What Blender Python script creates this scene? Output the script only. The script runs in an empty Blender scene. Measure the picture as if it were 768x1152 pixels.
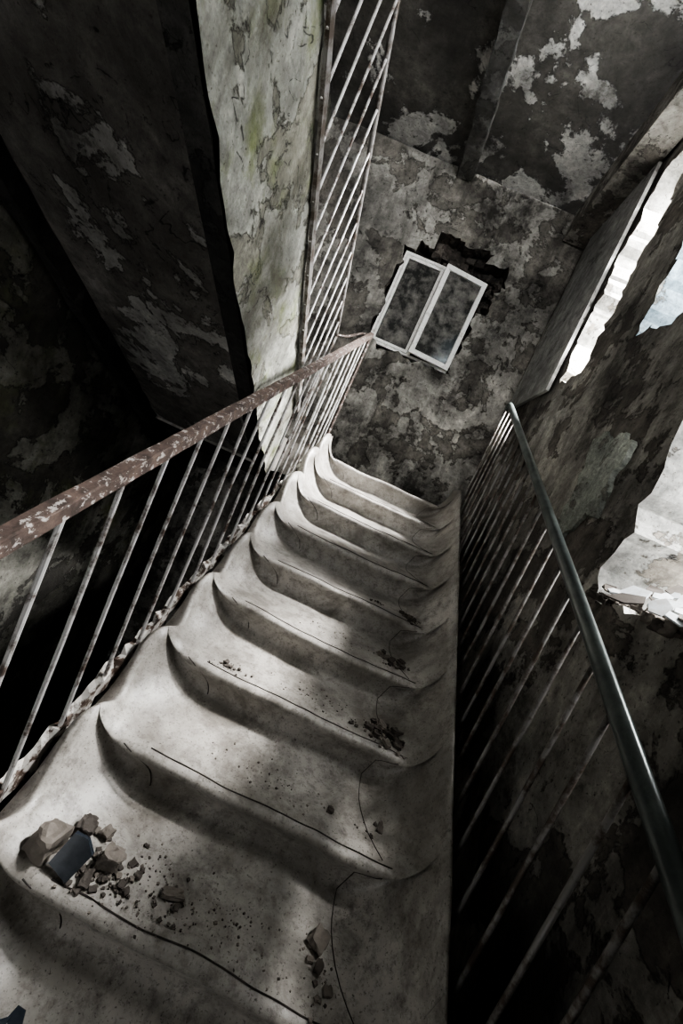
import bpy, bmesh, math, random
from mathutils import Vector, Matrix, noise
random.seed(7)
S=bpy.context.scene
COL=S.collection

# ------------------------------------------------------------ materials
def new_mat(name):
    m=bpy.data.materials.new(name); m.use_nodes=True
    nt=m.node_tree; b=nt.nodes['Principled BSDF']
    return m,nt,b
def N(nt,t,**kw):
    n=nt.nodes.new(t)
    for k,v in kw.items():
        if k in n.inputs: n.inputs[k].default_value=v
        else: setattr(n,k,v)
    return n
def ramp(nt,src,a,b,ca=(0,0,0,1),cb=(1,1,1,1)):
    r=nt.nodes.new('ShaderNodeValToRGB')
    r.color_ramp.elements[0].position=max(0,a); r.color_ramp.elements[0].color=ca
    r.color_ramp.elements[1].position=min(1,b); r.color_ramp.elements[1].color=cb
    nt.links.new(src,r.inputs[0]); return r.outputs[0]
def mix(nt,f,a,b,mode='MIX'):
    m=nt.nodes.new('ShaderNodeMix'); m.data_type='RGBA'; m.blend_type=mode
    for i,v in ((0,f),(6,a),(7,b)):
        if hasattr(v,'links'): nt.links.new(v,m.inputs[i])
        elif isinstance(v,(int,float)): m.inputs[i].default_value=v
        else: m.inputs[i].default_value=(v[0],v[1],v[2],1)
    return m.outputs[2]
def noise_n(nt,vec,scale,detail=8,rough=.6,dist=0.):
    n=N(nt,'ShaderNodeTexNoise',Scale=scale,Detail=detail,Roughness=rough,Distortion=dist)
    nt.links.new(vec,n.inputs['Vector']); return n.outputs[0]
def coords(nt,seed):
    t=nt.nodes.new('ShaderNodeTexCoord'); mp=nt.nodes.new('ShaderNodeMapping')
    mp.inputs['Location'].default_value=(seed*3.1,seed*1.7,seed*2.3)
    nt.links.new(t.outputs['Object'],mp.inputs[0]); return mp.outputs[0]
def plaster(name,paint,under,mold,peel=.52,moldt=.5,scale=1.,seed=0,moldw=.1,rough=.85,bump=.8,moss=None,pscale=1.,streak=.0):
    m,nt,b=new_mat(name); v=coords(nt,seed)
    a=noise_n(nt,v,2.0*scale*pscale,14,.66,.25)
    pm=ramp(nt,a,peel-.010,peel+.010)
    bb=noise_n(nt,v,1.1*scale,10,.70,.2)
    mm=ramp(nt,bb,moldt-moldw,moldt+moldw)
    c=noise_n(nt,v,14*scale,10,.75)
    cv=ramp(nt,c,.3,.7,(.5,.5,.5,1),(1.35,1.35,1.35,1))
    big=noise_n(nt,v,.8*scale,4,.5); bv=ramp(nt,big,.35,.65,(.5,.5,.5,1),(1.2,1.2,1.2,1))
    d2=noise_n(nt,v,5*scale,10,.72,.5)
    pc=mix(nt,ramp(nt,d2,.38,.64),paint,tuple(x*.6 for x in paint))
    uc=mix(nt,ramp(nt,d2,.36,.62),under,tuple(x*.5 for x in under))
    col=mix(nt,pm,pc,uc)
    if moss:
        d=noise_n(nt,v,2.6*scale,8,.65); col=mix(nt,ramp(nt,d,.53,.68),col,moss)
    if streak>0:      # damp runs down the wall
        st=nt.nodes.new('ShaderNodeMapping'); st.inputs['Scale'].default_value=(7,7,.7); nt.links.new(v,st.inputs[0])
        sn=noise_n(nt,st.outputs[0],1.2,8,.65); col=mix(nt,mix(nt,1.,ramp(nt,sn,.50,.66),(streak,streak,streak),'MULTIPLY'),col,mold)
    sp=noise_n(nt,v,38*scale,4,.7)
    mm2=mix(nt,.7,mm,ramp(nt,c,.40,.58),'OVERLAY')
    col=mix(nt,mm2,col,mold)
    col=mix(nt,ramp(nt,sp,.60,.70),col,mold)
    col=mix(nt,1.,col,cv,'MULTIPLY'); col=mix(nt,1.,col,bv,'MULTIPLY')
    def iso(src,t,w):
        s=N(nt,'ShaderNodeMath',operation='SUBTRACT'); nt.links.new(src,s.inputs[0]); s.inputs[1].default_value=t
        ab=N(nt,'ShaderNodeMath',operation='ABSOLUTE'); nt.links.new(s.outputs[0],ab.inputs[0])
        return ramp(nt,ab.outputs[0],0,w,(1,1,1,1),(0,0,0,1))
    col=mix(nt,mix(nt,1.,iso(a,peel+.006,.009),(.45,.45,.45),'MULTIPLY'),col,(.015,.013,.012))
    cn=noise_n(nt,v,1.3*scale,5,.5,.6)
    col=mix(nt,mix(nt,1.,iso(cn,.52,.003),ramp(nt,d2,.5,.55),'MULTIPLY'),col,(.012,.011,.01))
    nt.links.new(col,b.inputs['Base Color'])
    b.inputs['Roughness'].default_value=rough
    h=mix(nt,.45,pm,c)
    bp=N(nt,'ShaderNodeBump',Strength=bump,Distance=.03); bp.invert=True; nt.links.new(h,bp.inputs['Height'])
    nt.links.new(bp.outputs[0],b.inputs['Normal'])
    return m
M_far=plaster('mottled_plaster',(.62,.60,.55),(.34,.32,.285),(.045,.041,.037),.52,.545,1.3,1,.10,pscale=.8,streak=.5)
M_right=plaster('peeling_wall_plaster',(.60,.575,.525),(.30,.275,.245),(.06,.055,.05),.51,.57,1.5,2,.13,pscale=.7,streak=.5)
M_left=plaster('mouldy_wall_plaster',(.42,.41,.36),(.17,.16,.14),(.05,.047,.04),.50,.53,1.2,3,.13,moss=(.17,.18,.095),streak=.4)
M_soffit=plaster('peeling_soffit_paint',(.66,.645,.61),(.26,.245,.225),(.075,.069,.061),.455,.545,1.3,4,.14,pscale=.8)
M_ceil=plaster('peeling_ceiling_paint',(.86,.84,.80),(.16,.15,.135),(.045,.041,.036),.455,.575,1.1,6,.10,pscale=.6)
M_panel=plaster('stringer_plaster',(.52,.52,.465),(.38,.37,.31),(.10,.095,.07),.54,.60,1.5,5,.13,moss=(.26,.29,.15),pscale=.8,streak=.55)
M_jamb=plaster('pale_jamb_plaster',(.78,.77,.73),(.56,.51,.44),(.20,.175,.145),.60,.66,1.6,8,.05)
M_blue=plaster('pale_blue_plaster',(.42,.52,.58),(.45,.44,.40),(.10,.09,.08),.56,.60,2.4,9,.06)
M_green=plaster('pale_green_plaster',(.72,.76,.69),(.58,.58,.52),(.14,.13,.11),.57,.68,3.5,10,.08)
M_smooth=plaster('smooth_grey_plaster',(.44,.44,.43),(.34,.335,.32),(.15,.145,.14),.60,.66,1.0,14,.12,bump=.2)
M_beam=plaster('stained_beam_plaster',(.34,.335,.32),(.20,.195,.18),(.07,.066,.06),.50,.55,2.0,15,.12)
M_dark=plaster('dark_concrete',(.10,.097,.09),(.06,.057,.052),(.02,.02,.02),.5,.5,2,11)
M_brick=plaster('exposed_masonry',(.20,.175,.155),(.12,.10,.088),(.03,.027,.025),.5,.55,4,12,bump=1.)
M_floor=plaster('floor_concrete',(.16,.15,.13),(.1,.09,.08),(.03,.03,.03),.5,.5,1,13)

m,nt,b=new_mat('dusty_stair_lining'); v=coords(nt,2)
c1=noise_n(nt,v,2.2,10,.65,.2); c2=noise_n(nt,v,22,8,.75); c3=noise_n(nt,v,120,4,.7); c4=noise_n(nt,v,5,8,.7,.4)
col=mix(nt,ramp(nt,c1,.35,.65),(.26,.245,.225),(.50,.475,.44))
col=mix(nt,ramp(nt,c4,.46,.66),col,(.20,.185,.166))
col=mix(nt,ramp(nt,c2,.49,.72),col,(.15,.137,.122))
col=mix(nt,ramp(nt,c3,.57,.70),col,(.09,.081,.071))
nt.links.new(col,b.inputs['Base Color']); b.inputs['Roughness'].default_value=.42
bp=N(nt,'ShaderNodeBump',Strength=.25,Distance=.006); nt.links.new(mix(nt,.5,c2,c3),bp.inputs['Height']); nt.links.new(bp.outputs[0],b.inputs['Normal'])
M_stair=m
def simple(name,c1,c2,scale,t=.5,w=.03,rough=.6,metal=0.,bump=.3,seed=0,c3=None):
    m,nt,b=new_mat(name); v=coords(nt,seed)
    n=noise_n(nt,v,scale,10,.7,.2); col=mix(nt,ramp(nt,n,t-w,t+w),c1,c2)
    if c3:
        n3=noise_n(nt,v,scale*2.3,6,.7); col=mix(nt,ramp(nt,n3,.56,.6),col,c3)
    nt.links.new(col,b.inputs['Base Color']); b.inputs['Roughness'].default_value=rough; b.inputs['Metallic'].default_value=metal
    bp=N(nt,'ShaderNodeBump',Strength=bump,Distance=.004); nt.links.new(n,bp.inputs['Height']); nt.links.new(bp.outputs[0],b.inputs['Normal'])
    return m
M_rust=simple('rusty_painted_steel',(.135,.098,.083),(.055,.042,.037),18,.5,.1,.6,.1,.6,1,(.40,.375,.355))
M_bal=simple('worn_grey_bars',(.58,.57,.56),(.13,.10,.085),14,.55,.06,.4,.3,.4,2)
M_baldk=simple('worn_dark_bars',(.27,.26,.25),(.10,.08,.065),14,.52,.06,.5,.3,.4,3)
M_green_rail=simple('green_painted_rail',(.15,.17,.163),(.085,.098,.094),9,.5,.1,.28,.2,.15,4)
M_base=simple('flaking_base_rail',(.52,.50,.47),(.08,.055,.042),16,.52,.04,.7,.0,.8,5)
M_white=simple('white_window_paint',(.90,.90,.87),(.55,.53,.49),20,.60,.08,.5,0,.2,6)
M_glass=simple('grime_reflection_glass',(.035,.036,.035),(.24,.23,.215),7,.53,.12,.08,0,.05,7)  # grime plus a mottled reflection put into the pane colour
M_crack=simple('dark_joint',(.03,.026,.022),(.06,.05,.045),20)
M_rub=simple('rubble_stone',(.24,.215,.19),(.15,.132,.115),14,.5,.15,.85,0,1.,8)
M_rubdk=simple('rubble_dark',(.12,.105,.093),(.07,.06,.053),14,.5,.15,.85,0,1.,9)
M_bluechip=simple('blue_glazed_shard',(.045,.054,.068),(.024,.03,.038),8,.5,.1,.22,0,.2,10)
M_plchip=simple('pale_plaster_flake',(.66,.70,.73),(.46,.46,.46),8,.5,.1,.7,0,.4,11)

# ------------------------------------------------------------ mesh helpers
def obj_from(name,verts,faces,mats,smooth=False,parent=None,midx=None):
    me=bpy.data.meshes.new(name); me.from_pydata([tuple(v) for v in verts],[],faces)
    for mm in (mats if isinstance(mats,(list,tuple)) else [mats]): me.materials.append(mm)
    if midx:
        for p,i in zip(me.polygons,midx): p.material_index=i
    if smooth:
        for p in me.polygons: p.use_smooth=True
    bm=bmesh.new(); bm.from_mesh(me); bmesh.ops.recalc_face_normals(bm,faces=bm.faces); bm.to_mesh(me); bm.free()
    o=bpy.data.objects.new(name,me); COL.objects.link(o)
    if parent: o.parent=parent
    return o
def empty(name):
    o=bpy.data.objects.new(name,None); COL.objects.link(o); return o
class MB:
    def __init__(s): s.v=[]; s.f=[]; s.m=[]
    def box(s,x0,x1,y0,y1,z0,z1,mi=0):
        k=len(s.v)
        s.v+=[(x,y,z) for x in(x0,x1) for y in(y0,y1) for z in(z0,z1)]
        s.f+=[tuple(k+i for i in q) for q in((0,1,3,2),(4,6,7,5),(0,4,5,1),(2,3,7,6),(0,2,6,4),(1,5,7,3))]; s.m+=[mi]*6
    def tube(s,pts,r,n=10,mi=0,ry=None,wob=0):
        ry=ry or r; pts=[Vector(p) for p in pts]; k=len(s.v)
        for i,p in enumerate(pts):
            d=(pts[min(i+1,len(pts)-1)]-pts[max(i-1,0)]).normalized()
            a=d.cross(Vector((1,0,0)))
            if a.length<.1: a=d.cross(Vector((0,1,0)))
            a.normalize(); c=d.cross(a).normalized()
            for j in range(n):
                t=2*math.pi*j/n; w=1+wob*noise.noise(p*25+Vector((j,0,0)))
                s.v.append(p+a*math.cos(t)*r*w+c*math.sin(t)*ry*w)
        for i in range(len(pts)-1):
            for j in range(n):
                s.f.append((k+i*n+j,k+i*n+(j+1)%n,k+(i+1)*n+(j+1)%n,k+(i+1)*n+j)); s.m.append(mi)
        s.f.append(tuple(k+j for j in range(n))); s.m.append(mi)
        e=k+(len(pts)-1)*n; s.f.append(tuple(e+j for j in range(n))[::-1]); s.m.append(mi)
    def bar(s,p,q,w,h,mi=0,seg=20,wob=0.):
        p=Vector(p);q=Vector(q);d=(q-p).normalized(); up=Vector((1,0,0)).cross(d).normalized()
        if up.z<0: up=-up
        k=len(s.v)
        for i in range(seg+1):
            c=p.lerp(q,i/seg)
            for sx,sz in((-1,-1),(1,-1),(1,1),(-1,1)):
                o=Vector((sx*w/2,0,0))+up*(sz*h/2)
                o*=1+wob*noise.noise(c*20+Vector((sx,sz,0))*3)
                s.v.append(c+o)
        for i in range(seg):
            for j in range(4):
                s.f.append((k+i*4+j,k+i*4+(j+1)%4,k+(i+1)*4+(j+1)%4,k+(i+1)*4+j)); s.m.append(mi)
        s.f.append((k,k+1,k+2,k+3)); s.m.append(mi); e=k+seg*4; s.f.append((e+3,e+2,e+1,e)); s.m.append(mi)
    def rock(s,c,r,mi=0,flat=.7,rot=None):
        bm=bmesh.new(); bmesh.ops.create_icosphere(bm,subdivisions=3 if r>.02 else 2,radius=1)
        sc=Vector((random.uniform(.7,1.25),random.uniform(.7,1.25),flat*random.uniform(.7,1.1)))
        R=Matrix.Rotation(random.uniform(0,6.28),3,'Z')@Matrix.Rotation(random.uniform(-.3,.3),3,'X'); sd=Vector((random.random()*50,)*3)
        k=len(s.v)
        for v in bm.verts:
            p=v.co.copy()
            p=Vector([math.copysign(min(abs(a),.62),a) for a in p])
            p*=1+.35*noise.noise(p*1.6+sd)+.20*noise.noise(p*4+sd)+.10*noise.noise(p*9+sd)
            p=R@Vector((p.x*sc.x,p.y*sc.y,p.z*sc.z))*r
            s.v.append(Vector(c)+p+Vector((0,0,.55*r*sc.z)))
        for f in bm.faces: s.f.append(tuple(k+v.index for v in f.verts)); s.m.append(mi)
        bm.free()
    def shard(s,c,sz,mi,R,th=.004,seed=0,el=1.4):
        k0=len(s.v)
        for s3 in(-th,th):
            for a in range(5):
                t=a*1.2566; r=sz*(.8+.5*noise.noise(Vector((a*3.3,seed*1.7,0)))); s.v.append(Vector(c)+R@Vector((r*math.cos(t)*el,r*math.sin(t),s3)))
        s.f+=[tuple(k0+i for i in range(5)),tuple(k0+9-i for i in range(5))]+[(k0+i,k0+(i+1)%5,k0+5+(i+1)%5,k0+5+i) for i in range(5)]; s.m+=[mi]*7
    def out(s,name,mats,smooth=False,parent=None):
        return obj_from(name,s.v,s.f,mats,smooth,parent,s.m)

def grid_wall(name,axis,pos,thick,u0,u1,v0,v1,holes,mats,step=.06,jit=.02,lump=.008):
    def cuts(a,b,extra):
        e=sorted(set([a,b]+[x for x in extra if a<x<b])); L=[]
        for i in range(len(e)-1):
            n=max(1,round((e[i+1]-e[i])/step)); L+=[e[i]+(e[i+1]-e[i])*j/n for j in range(n)]
        return L+[e[-1]]
    U=cuts(u0,u1,[h[0] for h in holes]+[h[1] for h in holes]); V=cuts(v0,v1,[h[2] for h in holes]+[h[3] for h in holes])
    verts=[];faces=[];mi=[]; idx={}
    def hole(u,v):
        for h in holes:
            if h[0]<u<h[1] and h[2]<v<h[3]: return h
    def near(u,v):
        d=9
        for h in holes:
            du=max(h[0]-u,0,u-h[1]); dv=max(h[2]-v,0,v-h[3]); d=min(d,math.hypot(du,dv))
        return max(0,1-d/.15)
    def vert(i,j,side):
        k=(i,j,side)
        if k in idx: return idx[k]
        u,v=U[i],V[j]; w=near(u,v)
        q=Vector((u*6,v*6,3.3+pos)); uu=u+jit*w*noise.noise(q)*1.6+jit*w*noise.noise(q*4); vv=v+jit*w*noise.noise(q+Vector((9,9,9)))*1.6+jit*w*noise.noise(q*4+Vector((5,5,5)))
        o=lump*noise.noise(Vector((u*2.5,v*2.5,pos)))*2+lump*.6*noise.noise(Vector((u*9,v*9,pos)))
        if w>.99: o+=.012*noise.noise(q*3)
        d=pos+(o if side==0 else thick)
        verts.append((d,uu,vv) if axis=='X' else (uu,d,vv)); idx[k]=len(verts)-1; return idx[k]
    nu,nv=len(U)-1,len(V)-1
    H=[[hole((U[i]+U[i+1])/2,(V[j]+V[j+1])/2) for j in range(nv)] for i in range(nu)]
    for i in range(nu):
        for j in range(nv):
            if H[i][j]: continue
            for sd in (0,1):
                faces.append((vert(i,j,sd),vert(i+1,j,sd),vert(i+1,j+1,sd),vert(i,j+1,sd))); mi.append(0)
            for di,dj,a,b in((-1,0,(i,j),(i,j+1)),(1,0,(i+1,j),(i+1,j+1)),(0,-1,(i,j),(i+1,j)),(0,1,(i,j+1),(i+1,j+1))):
                ii,jj=i+di,j+dj; out=not(0<=ii<nu and 0<=jj<nv)
                if out or H[ii][jj]:
                    faces.append((vert(*a,0),vert(*b,0),vert(*b,1),vert(*a,1))); mi.append(0 if out else H[ii][jj][4])
    return obj_from(name,verts,faces,mats,False,None,mi)

# ------------------------------------------------------------ room shell
XR,XL,YF,YB,ZC,ZF=1.02,-2.15,4.7,-1.6,3.57,-4.2
grid_wall('wall_right','X',XR,.42,YB,YF,ZF,ZC,[(3.0,3.42,1.36,3.1,1),(1.45,2.49,1.39,2.95,2),(.85,1.68,-.05,1.12,1)],[M_right,M_jamb,M_blue],.05,.045)
grid_wall('wall_far','Y',YF,.3,XL,XR+.42,ZF,ZC,[(-.80,.24,1.48,2.60,1),(-.68,.42,2.60,2.74,1),(-.50,.15,2.60,2.88,1),(.20,.36,2.25,2.62,1)],[M_far,M_brick],.045,.05,.01)
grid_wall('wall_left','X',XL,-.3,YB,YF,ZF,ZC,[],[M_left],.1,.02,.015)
grid_wall('wall_near','Y',YB,-.3,XL,XR+.42,ZF,ZC,[(-.9,.6,2.5,3.3,0),(-2.0,-1.1,-1.98,-.1,0)],[M_left],.12)  # both openings are invented, cut behind the camera to admit fill light
b=MB(); b.box(XL-.3,XR+.42,YB-.3,YF+.3,ZC+.03,ZC+.25); b.out('ceiling',[M_ceil])
b=MB(); b.box(XL-.3,XR+.42,YB-.3,YF+.3,ZF-.2,ZF); b.out('floor',[M_floor])
b=MB(); b.box(.76,XR-.02,YB+.02,YF-.03,3.26,ZC); b.out('trim_1',[M_right])
b=MB(); b.box(XR-.05,XR-.022,3.46,4.45,1.30,3.22); b.out('trim_3',[M_smooth])
b=MB(); b.bar((-.5,YB+.03,ZC-.05),(-.5,YF-.03,ZC-.05),.16,.14,0,60,.25); b.out('ceiling_beam',[M_beam])
b=MB(); b.box(XL+.03,XR-.03,3.745,YF-.03,-.28,.045); b.box(XL+.03,-.90,3.46,3.745,-.28,.045); b.out('stair_landing',[M_stair])
b=MB(); b.box(XL+.03,XR-.03,YB+.03,-.48,-2.3,-1.99); b.out('stair_landing',[M_stair])

# ------------------------------------------------------------ staircase
RUN,RISE=.32,.17
def plane(y): return min(-1.767+.531*y,.054)
prof=[(-.45,-1.985)]
riser=((.034,-.138),(.037,-.118),(.037,-.100),(.034,-.084),(.028,-.068),(.019,-.053),(.010,-.040),(.003,-.029),(.001,-.019),(.005,-.011),(.014,-.004),(.028,-.001),(.045,0))
tread=((.08,0),(.12,0),(.16,0),(.20,0),(.240,.001),(.272,.003),(.300,.007),(.325,.013),(.345,.022))
for i in range(-4,9):
    Y=.87+RUN*i; Z=-1.305+RISE*i
    for dy,dz in riser: prof.append((Y+dy,Z+dz))
    if i<8:
        for dy,dz in tread: prof.append((Y+dy,Z+dz))
    else:
        for dy in (.08,.15,.24,.30): prof.append((Y+dy,Z))
XN_L,XO_L,XN_R,XO_R=-.42,-.525,.60,.695
def ss(x): x=max(0,min(1,x)); return x*x*(3-2*x)
def topL(y):
    ph=(y-.87)/RUN*2*math.pi
    return plane(y)+.045+.048*math.cos(ph+.6)+.10*ss((y-2.3)/.9)+.035*noise.noise(Vector((y*4,1,0)))
def topR(y): return plane(y)+.20+.012*noise.noise(Vector((y*4,5,0)))
def xl(y): return XO_L+.022*math.sin((y-.87)/RUN*2*math.pi)+.02*noise.noise(Vector((y*5,9,0)))
def Xs(y,z):
    q=max(0,min(1,(plane(y)-z)/.15)); q=1-(1-q)**2
    return XN_L+.15*q, XN_R-.14*q
def sag(x,y): return .011*noise.noise(Vector((x*3.5,y*3.5,0)))+.004*noise.noise(Vector((x*11,y*9,4)))
NF=14; NC=22
rows=[]
for (y,z) in prof:
    a,c=Xs(y,z); tl,tr=topL(y),topR(y); x0=xl(y); r=[]
    bot=plane(y)-.36
    r+=[(-.582,y,bot),(-.582,y,plane(y)-.10),(-.580,y,min(tl,plane(y))-.05),(x0-.03,y,tl-.03),(x0-.014,y,tl-.006)]
    def fl(g): return .35*g**2+.65*(1-math.sqrt(max(0,1-g*g))) 
    for k in range(NF,0,-1):
        g=k/NF; x=a+(x0-a)*g
        r.append((x,y+.008*noise.noise(Vector((x*9,y*9,7))),z+(tl-z)*fl(g)+sag(x,y)*(1-g)))
    for k in range(NC+1):
        u=k/NC; x=a+(c-a)*u
        r.append((x,y+.012*noise.noise(Vector((x*3.5,y*2,3))),z-.005*math.sin(math.pi*u)+sag(x,y)))
    for k in range(1,NF+1):
        g=k/NF; x=c+(XO_R-c)*g
        r.append((x,y+.008*noise.noise(Vector((x*9,y*9,7))),z+(tr-z)*fl(g)+sag(x,y)*(1-g)))
    r+=[(XO_R+.012,y,tr-.004),(XO_R+.02,y,tr-.02),(XO_R+.024,y,plane(y)-.05),(XO_R+.024,y,bot)]
    rows.append(r)
n=len(rows[0]); vs=[p for r in rows for p in r]; fs=[]
for i in range(len(rows)-1):
    for j in range(n): fs.append((i*n+j,i*n+(j+1)%n,(i+1)*n+(j+1)%n,(i+1)*n+j))
fs.append(tuple(range(n))); e=(len(rows)-1)*n; fs.append(tuple(e+j for j in range(n)))
stair=obj_from('staircase',vs,fs,[M_stair],True)
b=MB()
for i in range(-3,9):
    Y=.87+RUN*i; Z=-1.305+RISE*i
    pts=[]
    x0=-.34+random.uniform(0,.05)
    for k in range(41):
        x=x0+(.59-x0)*k/40; yy=Y+.030+.005*noise.noise(Vector((x*6,i,0)))
        pts.append((x,yy+.012*noise.noise(Vector((x*3.5,yy*2,3))),Z-.005*math.sin(math.pi*(x+.42)/1.02)+sag(x,yy)+.0008))
    b.tube(pts,.0022,5)
    if i>-3:
        pl=[]
        for k in range(17):
            dz=.132*k/16; q=min(1,(dz+.01)/.15); q=1-(1-q)**2
            yy=Y+.037*ss(dz/.09); x=XN_L+.15*q+.004
            pl.append((x,yy-.002,Z-dz+sag(x,yy)))
        b.tube(pl,.0022,5)
        pr=[]
        for y,z in prof:
            if Y-.33+.05<y<Y+.03 and z<Z-.012 and z>Z-.18:
                x=Xs(y,z)[1]-.004; pr.append((x,y+.012*noise.noise(Vector((x*3.5,y*2,3)))-.001,z+sag(x,y)+.001))
        b.tube(pr,.0015,5)
b.out('lining_joints',[M_crack],False,stair)

# ------------------------------------------------------------ railings
def hz(y): return -1.767+.531*y
b=MB(); X=-.605
b.bar((X,-.4,hz(-.4)+1.02),(X,3.80,hz(3.80)+1.02),.034,.012,0,80,.15)
b.bar((X+.016,-.4,hz(-.4)+1.0),(X+.016,3.80,hz(3.80)+1.0),.007,.034,0,80,.15)
b.bar((X-.008,-.4,hz(-.4)-.03),(X-.008,3.42,hz(3.42)-.03),.030,.060,2,140,1.0)
for k in range(70):
    y=.3+3*random.random()**1.6
    b.rock((X-.010+random.uniform(-.016,.010),y,hz(y)-.06+random.uniform(-.03,.03)),random.uniform(.008,.026),random.choice((2,0,2)),.6)
y=-.33
while y<3.8:
    z0=max(hz(y)-.05,-9) if y<3.42 else .05
    j=random.uniform(-.008,.008)
    b.tube([(X,y,z0),(X+j,y+j,hz(y)+.5),(X,y,hz(y)+1.01)],.0075,8,1)
    y+=.165
b.tube([(X,3.80,.05),(X,3.80,hz(3.80)+1.01)],.014,8,0)
b.tube([(X,3.80,1.255),(-.70,3.78,1.22),(-.80,3.70,1.12),(-.87,3.63,1.08)],.012,8,0)
b.out('stair_railing',[M_rust,M_bal,M_base])
b=MB(); X=.745
pts=[(X,-.4+.1*k,hz(-.4+.1*k)+1.02) for k in range(38)]
pts+=[(X,3.38,hz(3.38)+1.015),(X,3.42,hz(3.42)+1.0),(X,3.435,hz(3.43)+.96)]
b.tube(pts,.026,16,0,.021)
y=-.35
while y<3.42:
    b.tube([(X,y,hz(y)-.12),(X+random.uniform(-.004,.004),y,hz(y)+.4),(X,y,hz(y)+1.01)],.0075,8,1)
    y+=.13
b.bar((X+.003,-.4,hz(-.4)-.08),(X+.003,3.42,hz(3.42)-.08),.03,.03,1,40)
b.out('stair_railing',[M_green_rail,M_baldk],True)
b=MB(); X=-.87
def hu(y): return 2.14-.69*(y-2.08)
def pu(y): return 2.52-.648*y
b.tube([(X,y0,hu(y0)) for y0 in (0.2,1,2,3,3.63)],.016,10,0)
y=.3
while y<3.62:
    b.tube([(X,y,max(pu(y)-.03,.05)),(X,y,hu(y))],.0075,8,1); y+=.16
b.bar((X,.1,pu(.1)),(X,3.42,pu(3.42)),.02,.05,0,40,.2)
b.tube([(X,3.63,.05),(X,3.63,1.08)],.014,8,0)
b.out('stair_railing',[M_baldk,M_bal,M_base])

# ------------------------------------------------------------ upper flight
def prism(poly,x0,x1,mb,mi=0):
    k=len(mb.v); n=len(poly)
    mb.v+=[(x0,y,z) for y,z in poly]+[(x1,y,z) for y,z in poly]
    mb.f.append(tuple(k+i for i in range(n))); mb.f.append(tuple(k+n+i for i in range(n))[::-1]); mb.m+=[mi,mi]
    for i in range(n):
        j=(i+1)%n; mb.f.append((k+i,k+j,k+n+j,k+n+i)); mb.m.append(mi)
def lo(y): return 1.425-.515*y
b=MB()
nY,nZ=90,22; k=len(b.v)
for i in range(nY+1):
    y=-.9+(3.44+.9)*i/nY
    for j in range(nZ+1):
        t=j/nZ; z=lo(y)+(min(pu(y),ZC-.01)-lo(y))*t
        o=.014*noise.noise(Vector((0,y*3,z*3)))+.010*noise.noise(Vector((0,y*11,z*11)))
        e=.022*noise.noise(Vector((3,y*9,j))) if j in(0,nZ) else 0
        b.v.append((-.9+o,y,z+e))
for i in range(nY):
    for j in range(nZ): b.f.append((k+i*(nZ+1)+j,k+(i+1)*(nZ+1)+j,k+(i+1)*(nZ+1)+j+1,k+i*(nZ+1)+j+1)); b.m.append(0)
prism([(-.9,lo(-.9)),(3.44,lo(3.44)),(3.44,pu(3.44)),(-.9,3.1)],-1.02,-.92,b,1)  # stringer core; shade of its downward face put into the dark colour
poly=[(-.9,lo(-.9)+.09),(3.44,lo(3.44)+.09)]
y=3.44;z=.05
poly.append((y,z))
while y>-.8 and z<3.3:
    z+=.17; poly.append((y,z)); y-=.32
    poly.append((max(y,-.9),z))
prism(poly,XL+.03,-1.02,b,2)
b.out('upper_stair_flight',[M_panel,M_dark,M_soffit])
b=MB(); b.bar((XL+.08,-.9,lo(-.9)+.03),(XL+.08,3.40,lo(3.40)+.03),.08,.11,0,40,.4); b.out('trim_2',[M_dark])
b=MB(); b.box(XL+.03,XR-.03,3.80,3.92,-.42,-.285); b.out('landing_beam',[M_dark])

# ------------------------------------------------------------ casement window
win=empty('window_1'); win.location=(0,0,0)
def frame(mb,x0,x1,z0,z1,y0,y1,w,mi=0):
    mb.box(x0,x1,y0,y1,z0,z0+w,mi); mb.box(x0,x1,y0,y1,z1-w,z1,mi)
    mb.box(x0,x0+w,y0,y1,z0+w,z1-w,mi); mb.box(x1-w,x1,y0,y1,z0+w,z1-w,mi)
b=MB(); frame(b,-.78,.22,1.50,2.58,4.74,4.81,.03); b.box(-.29,-.255,4.74,4.81,1.53,2.55); b.out('outer_frame',[M_white],False,win)
b=MB(); frame(b,-.745,-.295,1.535,2.545,4.74,4.775,.032); b.out('fixed_sash',[M_white],False,win)
b=MB(); b.box(-.705,-.335,4.755,4.76,1.575,2.505); b.out('fixed_pane',[M_glass],False,win)
b=MB(); frame(b,-.50,0,0,1.03,-.04,0,.052); o=b.out('opening_sash',[M_white],False,win)
b2=MB(); b2.box(-.445,-.055,-.022,-.017,.055,.975); o2=b2.out('opening_pane',[M_glass],False,win)
for q in (o,o2): q.location=(.215,4.72,1.52); q.rotation_euler=(0,0,math.radians(9))
b=MB(); b.box(-.82,.48,4.90,5.0,1.46,3.0); b.out('dark_backing',[M_brick],False,win)
b=MB()
random.seed(21)
for row in range(2):
    for k in range(9):
        if random.random()<.3: continue
        x=-.62+.115*k+(.05 if row%2 else 0); z=2.64+row*.10
        if row==1 and not(-.5<x<.1): continue
        k0=len(b.v); b.box(x,x+.10,4.76+random.uniform(-.05,.08),4.90,z,z+.07)
        for i in range(k0,len(b.v)):
            vv=Vector(b.v[i]); b.v[i]=vv+Vector((noise.noise(vv*9),noise.noise(vv*9+Vector((4,4,4))),noise.noise(vv*9+Vector((8,8,8)))))*.035
for k in range(24):
    b.rock((random.uniform(-.62,.36),random.uniform(4.70,4.84),2.585+.01*random.random()),random.uniform(.012,.040),random.choice((0,0,1)),.7)
for k in range(12): b.rock((.29+random.uniform(-.05,.05),4.80,random.uniform(2.28,2.62)),random.uniform(.03,.05),0,.8)
b.out('broken_lintel',[M_brick,M_rubdk])

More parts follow.
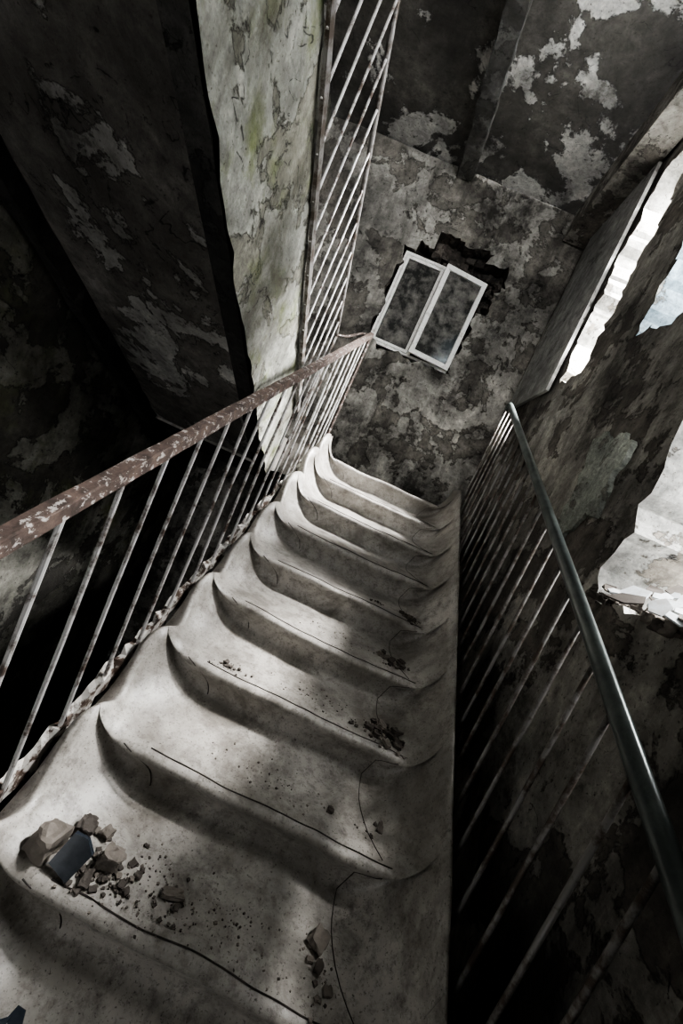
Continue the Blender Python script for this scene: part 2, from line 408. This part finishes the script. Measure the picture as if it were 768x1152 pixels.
def flake(name,cy,cz,ry,rz,mat,x=XR-.020,seed=0,n=60):
    vs=[];fs=[]; 
    for side in(0,1):
        vs.append((x if side==0 else x+.03,cy,cz))
        for i in range(n):
            t=2*math.pi*i/n; r=1+.5*noise.noise(Vector((math.cos(t)*1.5+seed,math.sin(t)*1.5,seed)))+.3*noise.noise(Vector((math.cos(t)*5+seed,math.sin(t)*5,seed)))
            vs.append(((x-.006*abs(noise.noise(Vector((t*2,seed,0)))) if side==0 else x+.03),cy+ry*r*math.cos(t),cz+rz*r*math.sin(t)))
    for side in (0,1):
        o=side*(n+1)
        for i in range(n): fs.append((o,o+1+i,o+1+(i+1)%n))
    for i in range(n):
        j=(i+1)%n; fs.append((1+i,1+j,n+2+j,n+2+i))
    return obj_from(name,vs,fs,[mat])
flake('plaster_patch',2.10,.50,.18,.28,M_green,seed=3.3)

# ------------------------------------------------------------ rubble
def pile(name,cx,cy,z,sx,sy,nb,r0,r1,mats,weights=None,big=()):
    b=MB()
    for (x,y,r,mi) in big: b.rock((x,y,z-.002),r,mi,.8)
    for k in range(nb):
        x=cx+random.gauss(0,.5)*sx; y=cy+random.gauss(0,.5)*sy
        r=r0+(r1-r0)*random.random()**3
        b.rock((x,y,z+sag(x,y)-.001),r,random.choices(range(len(mats)),weights)[0] if weights else 0,.7)
    return b.out(name,mats)
random.seed(11)
b=MB()
b.rock((-.405,.945,-1.300),.055,0,1.0); b.rock((-.235,.985,-1.305),.046,0,.95); b.rock((-.26,.925,-1.306),.028,1,.7)
b.rock((-.35,1.03,-1.298),.036,1,1.1); b.rock((-.29,1.05,-1.303),.030,0,.8); b.rock((-.33,.97,-1.300),.030,1,.8)
for k in range(120): b.rock((-.27+random.gauss(0,.08),.97+random.gauss(0,.035),-1.306),random.uniform(.003,.015),random.choice((0,1,1)))
for k in range(120): b.rock((-.12+random.gauss(0,.1),.98+random.gauss(0,.05),-1.307),random.uniform(.002,.007),random.choice((0,1)))
k0=len(b.v); c=Vector((-.318,.930,-1.245)); R=Matrix.Rotation(-.45,3,'X')@Matrix.Rotation(.25,3,'Y')
for s3 in(-.007,.007):
    for px,pz in((-.036,-.05),(.034,-.054),(.042,.026),(.005,.044),(-.034,.034)): b.v.append(c+R@Vector((px,s3,pz)))
b.f+=[tuple(k0+i for i in range(5)),tuple(k0+9-i for i in range(5))]+[(k0+i,k0+(i+1)%5,k0+5+(i+1)%5,k0+5+i) for i in range(5)]; b.m+=[2]*7
b.out('rubble_pile',[M_rub,M_rubdk,M_bluechip])
b=MB(); b.rock((0,0,0),.034,0,.55)
b.v=[Vector((v[0]*1.5,v[1]*.7,v[2]*.8)) for v in b.v]
o=b.out('brick_fragment',[M_rub]); o.location=(-.03,.99,-1.303); o.rotation_euler=(0,0,.15)
pile('rubble_pile',.44,.99,-1.306,.07,.12,34,.003,.018,[M_rubdk,M_rub],(1,2),[(.42,1.06,.036,1),(.43,1.00,.020,0)])
pile('rubble_pile',.50,1.63,-.966,.11,.08,160,.003,.026,[M_rubdk,M_rub],(3,1),[(.55,1.66,.038,0),(.48,1.67,.030,1),(.56,1.60,.028,0)])
pile('rubble_pile',.49,1.98,-.796,.09,.06,100,.003,.022,[M_rubdk,M_rub],(3,1),[(.52,2.0,.030,0),(.46,1.96,.022,0)])
pile('rubble_pile',.53,2.25,-.626,.07,.06,60,.003,.020,[M_rubdk,M_rub],(3,1))
pile('rubble_pile',-.25,1.58,-.965,.08,.03,40,.003,.018,[M_rubdk,M_rub],(3,1))
pile('rubble_pile',.35,1.33,-1.137,.02,.02,5,.006,.016,[M_rubdk],None,[(.35,1.33,.016,0)])
pile('rubble_pile',.52,1.32,-1.137,.06,.06,16,.004,.018,[M_rubdk],None,[(.55,1.34,.026,0)])
pile('rubble_pile',.35,1.60,-.967,.02,.04,6,.005,.014,[M_rubdk],None)
pile('rubble_pile',.30,2.26,-.626,.05,.04,12,.003,.010,[M_rubdk],None)
pile('scattered_grit',.1,1.0,-1.308,.35,.09,170,.0015,.006,[M_rubdk,M_rub],(1,1))
pile('scattered_grit',.1,1.33,-1.139,.35,.1,150,.0015,.006,[M_rubdk,M_rub],(1,1))
pile('scattered_grit',.15,1.65,-.969,.3,.1,130,.0015,.006,[M_rubdk,M_rub],(1,1))
pile('scattered_grit',.2,1.98,-.799,.3,.1,100,.0015,.006,[M_rubdk,M_rub],(1,1))
pile('scattered_grit',.15,.7,-1.478,.35,.1,90,.0015,.006,[M_rubdk,M_rub],(1,1))
b=MB()
for k in range(3):
    b.shard((-.28+.025*k,.695+.025*k,-1.460+.006*k),.02,0,Matrix.Rotation(.2+k*.2,3,'X')@Matrix.Rotation(k*1.1,3,'Z'),.003,k)
b.out('glazed_shards',[M_bluechip])
b=MB()
for k in range(110):
    x=.99+random.uniform(0,.36); b.rock((x,random.uniform(.86,1.66),-.055+.30*(x-.99)*random.uniform(.6,1)),random.uniform(.012,.045),random.choice((1,1,2)),.7)
for k in range(85):
    x=.98+random.uniform(0,.36); c=Vector((x,random.uniform(.9,1.64),-.01+.36*(x-.98)+random.uniform(0,.025)))
    R=Matrix.Rotation(random.uniform(-.8,-.2),3,'Y')@Matrix.Rotation(random.uniform(.1,.6),3,'X')@Matrix.Rotation(random.uniform(0,6),3,'Z')
    b.shard(c,random.uniform(.015,.055),random.choice((0,0,0,1,2)),R,.003,k)
b.out('sill_debris',[M_plchip,M_rub,M_rubdk,M_bluechip])

# ------------------------------------------------------------ light
w=bpy.data.worlds.new('sky'); S.world=w; w.use_nodes=True
bg=w.node_tree.nodes['Background']; bg.inputs[0].default_value=(.96,.985,1,1); bg.inputs[1].default_value=3.6
def sun(name,d,e,ang,c=(1,.985,.96)):
    l=bpy.data.lights.new(name,'SUN'); l.energy=e; l.angle=math.radians(ang); l.color=c
    o=bpy.data.objects.new(name,l); COL.objects.link(o); o.rotation_euler=Vector(d).to_track_quat('-Z','Y').to_euler(); o.location=(3,0,5)
sun('hazy_sun',(-.42,-.08,-1.0),8,6)
def area(name,loc,tgt,sx,sy,e,c=(1,.995,.985)):
    l=bpy.data.lights.new(name,'AREA'); l.shape='RECTANGLE'; l.size=sx; l.size_y=sy; l.energy=e; l.color=c
    o=bpy.data.objects.new(name,l); COL.objects.link(o); o.location=loc; o.rotation_euler=(Vector(tgt)-Vector(loc)).to_track_quat('-Z','Y').to_euler()
area('window_light_1',(2.2,3.25,3.6),(.1,3.15,.2),.6,.6,1500)
area('window_light_2',(2.3,2.6,4.0),(-.3,2.1,-.6),.4,.4,400)
area('window_light_3',(2.2,1.2,2.4),(-.9,2.7,1.2),1.0,1.0,150)
area('fill_light_far_wall',(0,-2.6,2.95),(0,4.7,2.6),1.5,.8,150)  # added fill from behind the camera, brightens the far wall
area('fill_light_soffit',(-1.5,-2.6,-1.2),(-1.6,2.5,.6),1.0,1.4,20)  # added low fill behind the camera, lifts the soffit and left side

# ------------------------------------------------------------ camera
p=math.radians(5.75); ps=math.radians(2.6); ro=math.radians(24.5)
F=Vector((-math.sin(ps)*math.cos(p),math.cos(ps)*math.cos(p),-math.sin(p)))
R=Vector((math.cos(ps),math.sin(ps),0)); U=R.cross(F)
cx=R*math.cos(ro)+U*math.sin(ro); cy=U*math.cos(ro)-R*math.sin(ro); cz=-F
cam=bpy.data.cameras.new('camera'); cam.sensor_fit='VERTICAL'; cam.sensor_height=36; cam.lens=36*440/1152; cam.clip_start=.02
co=bpy.data.objects.new('camera',cam); COL.objects.link(co)
co.matrix_world=Matrix(((cx.x,cy.x,cz.x,0),(cx.y,cy.y,cz.y,0),(cx.z,cy.z,cz.z,0),(0,0,0,1)))
S.camera=co
S.view_settings.view_transform='AgX'
try: S.view_settings.look='AgX - High Contrast'
except Exception as ex: print(ex)
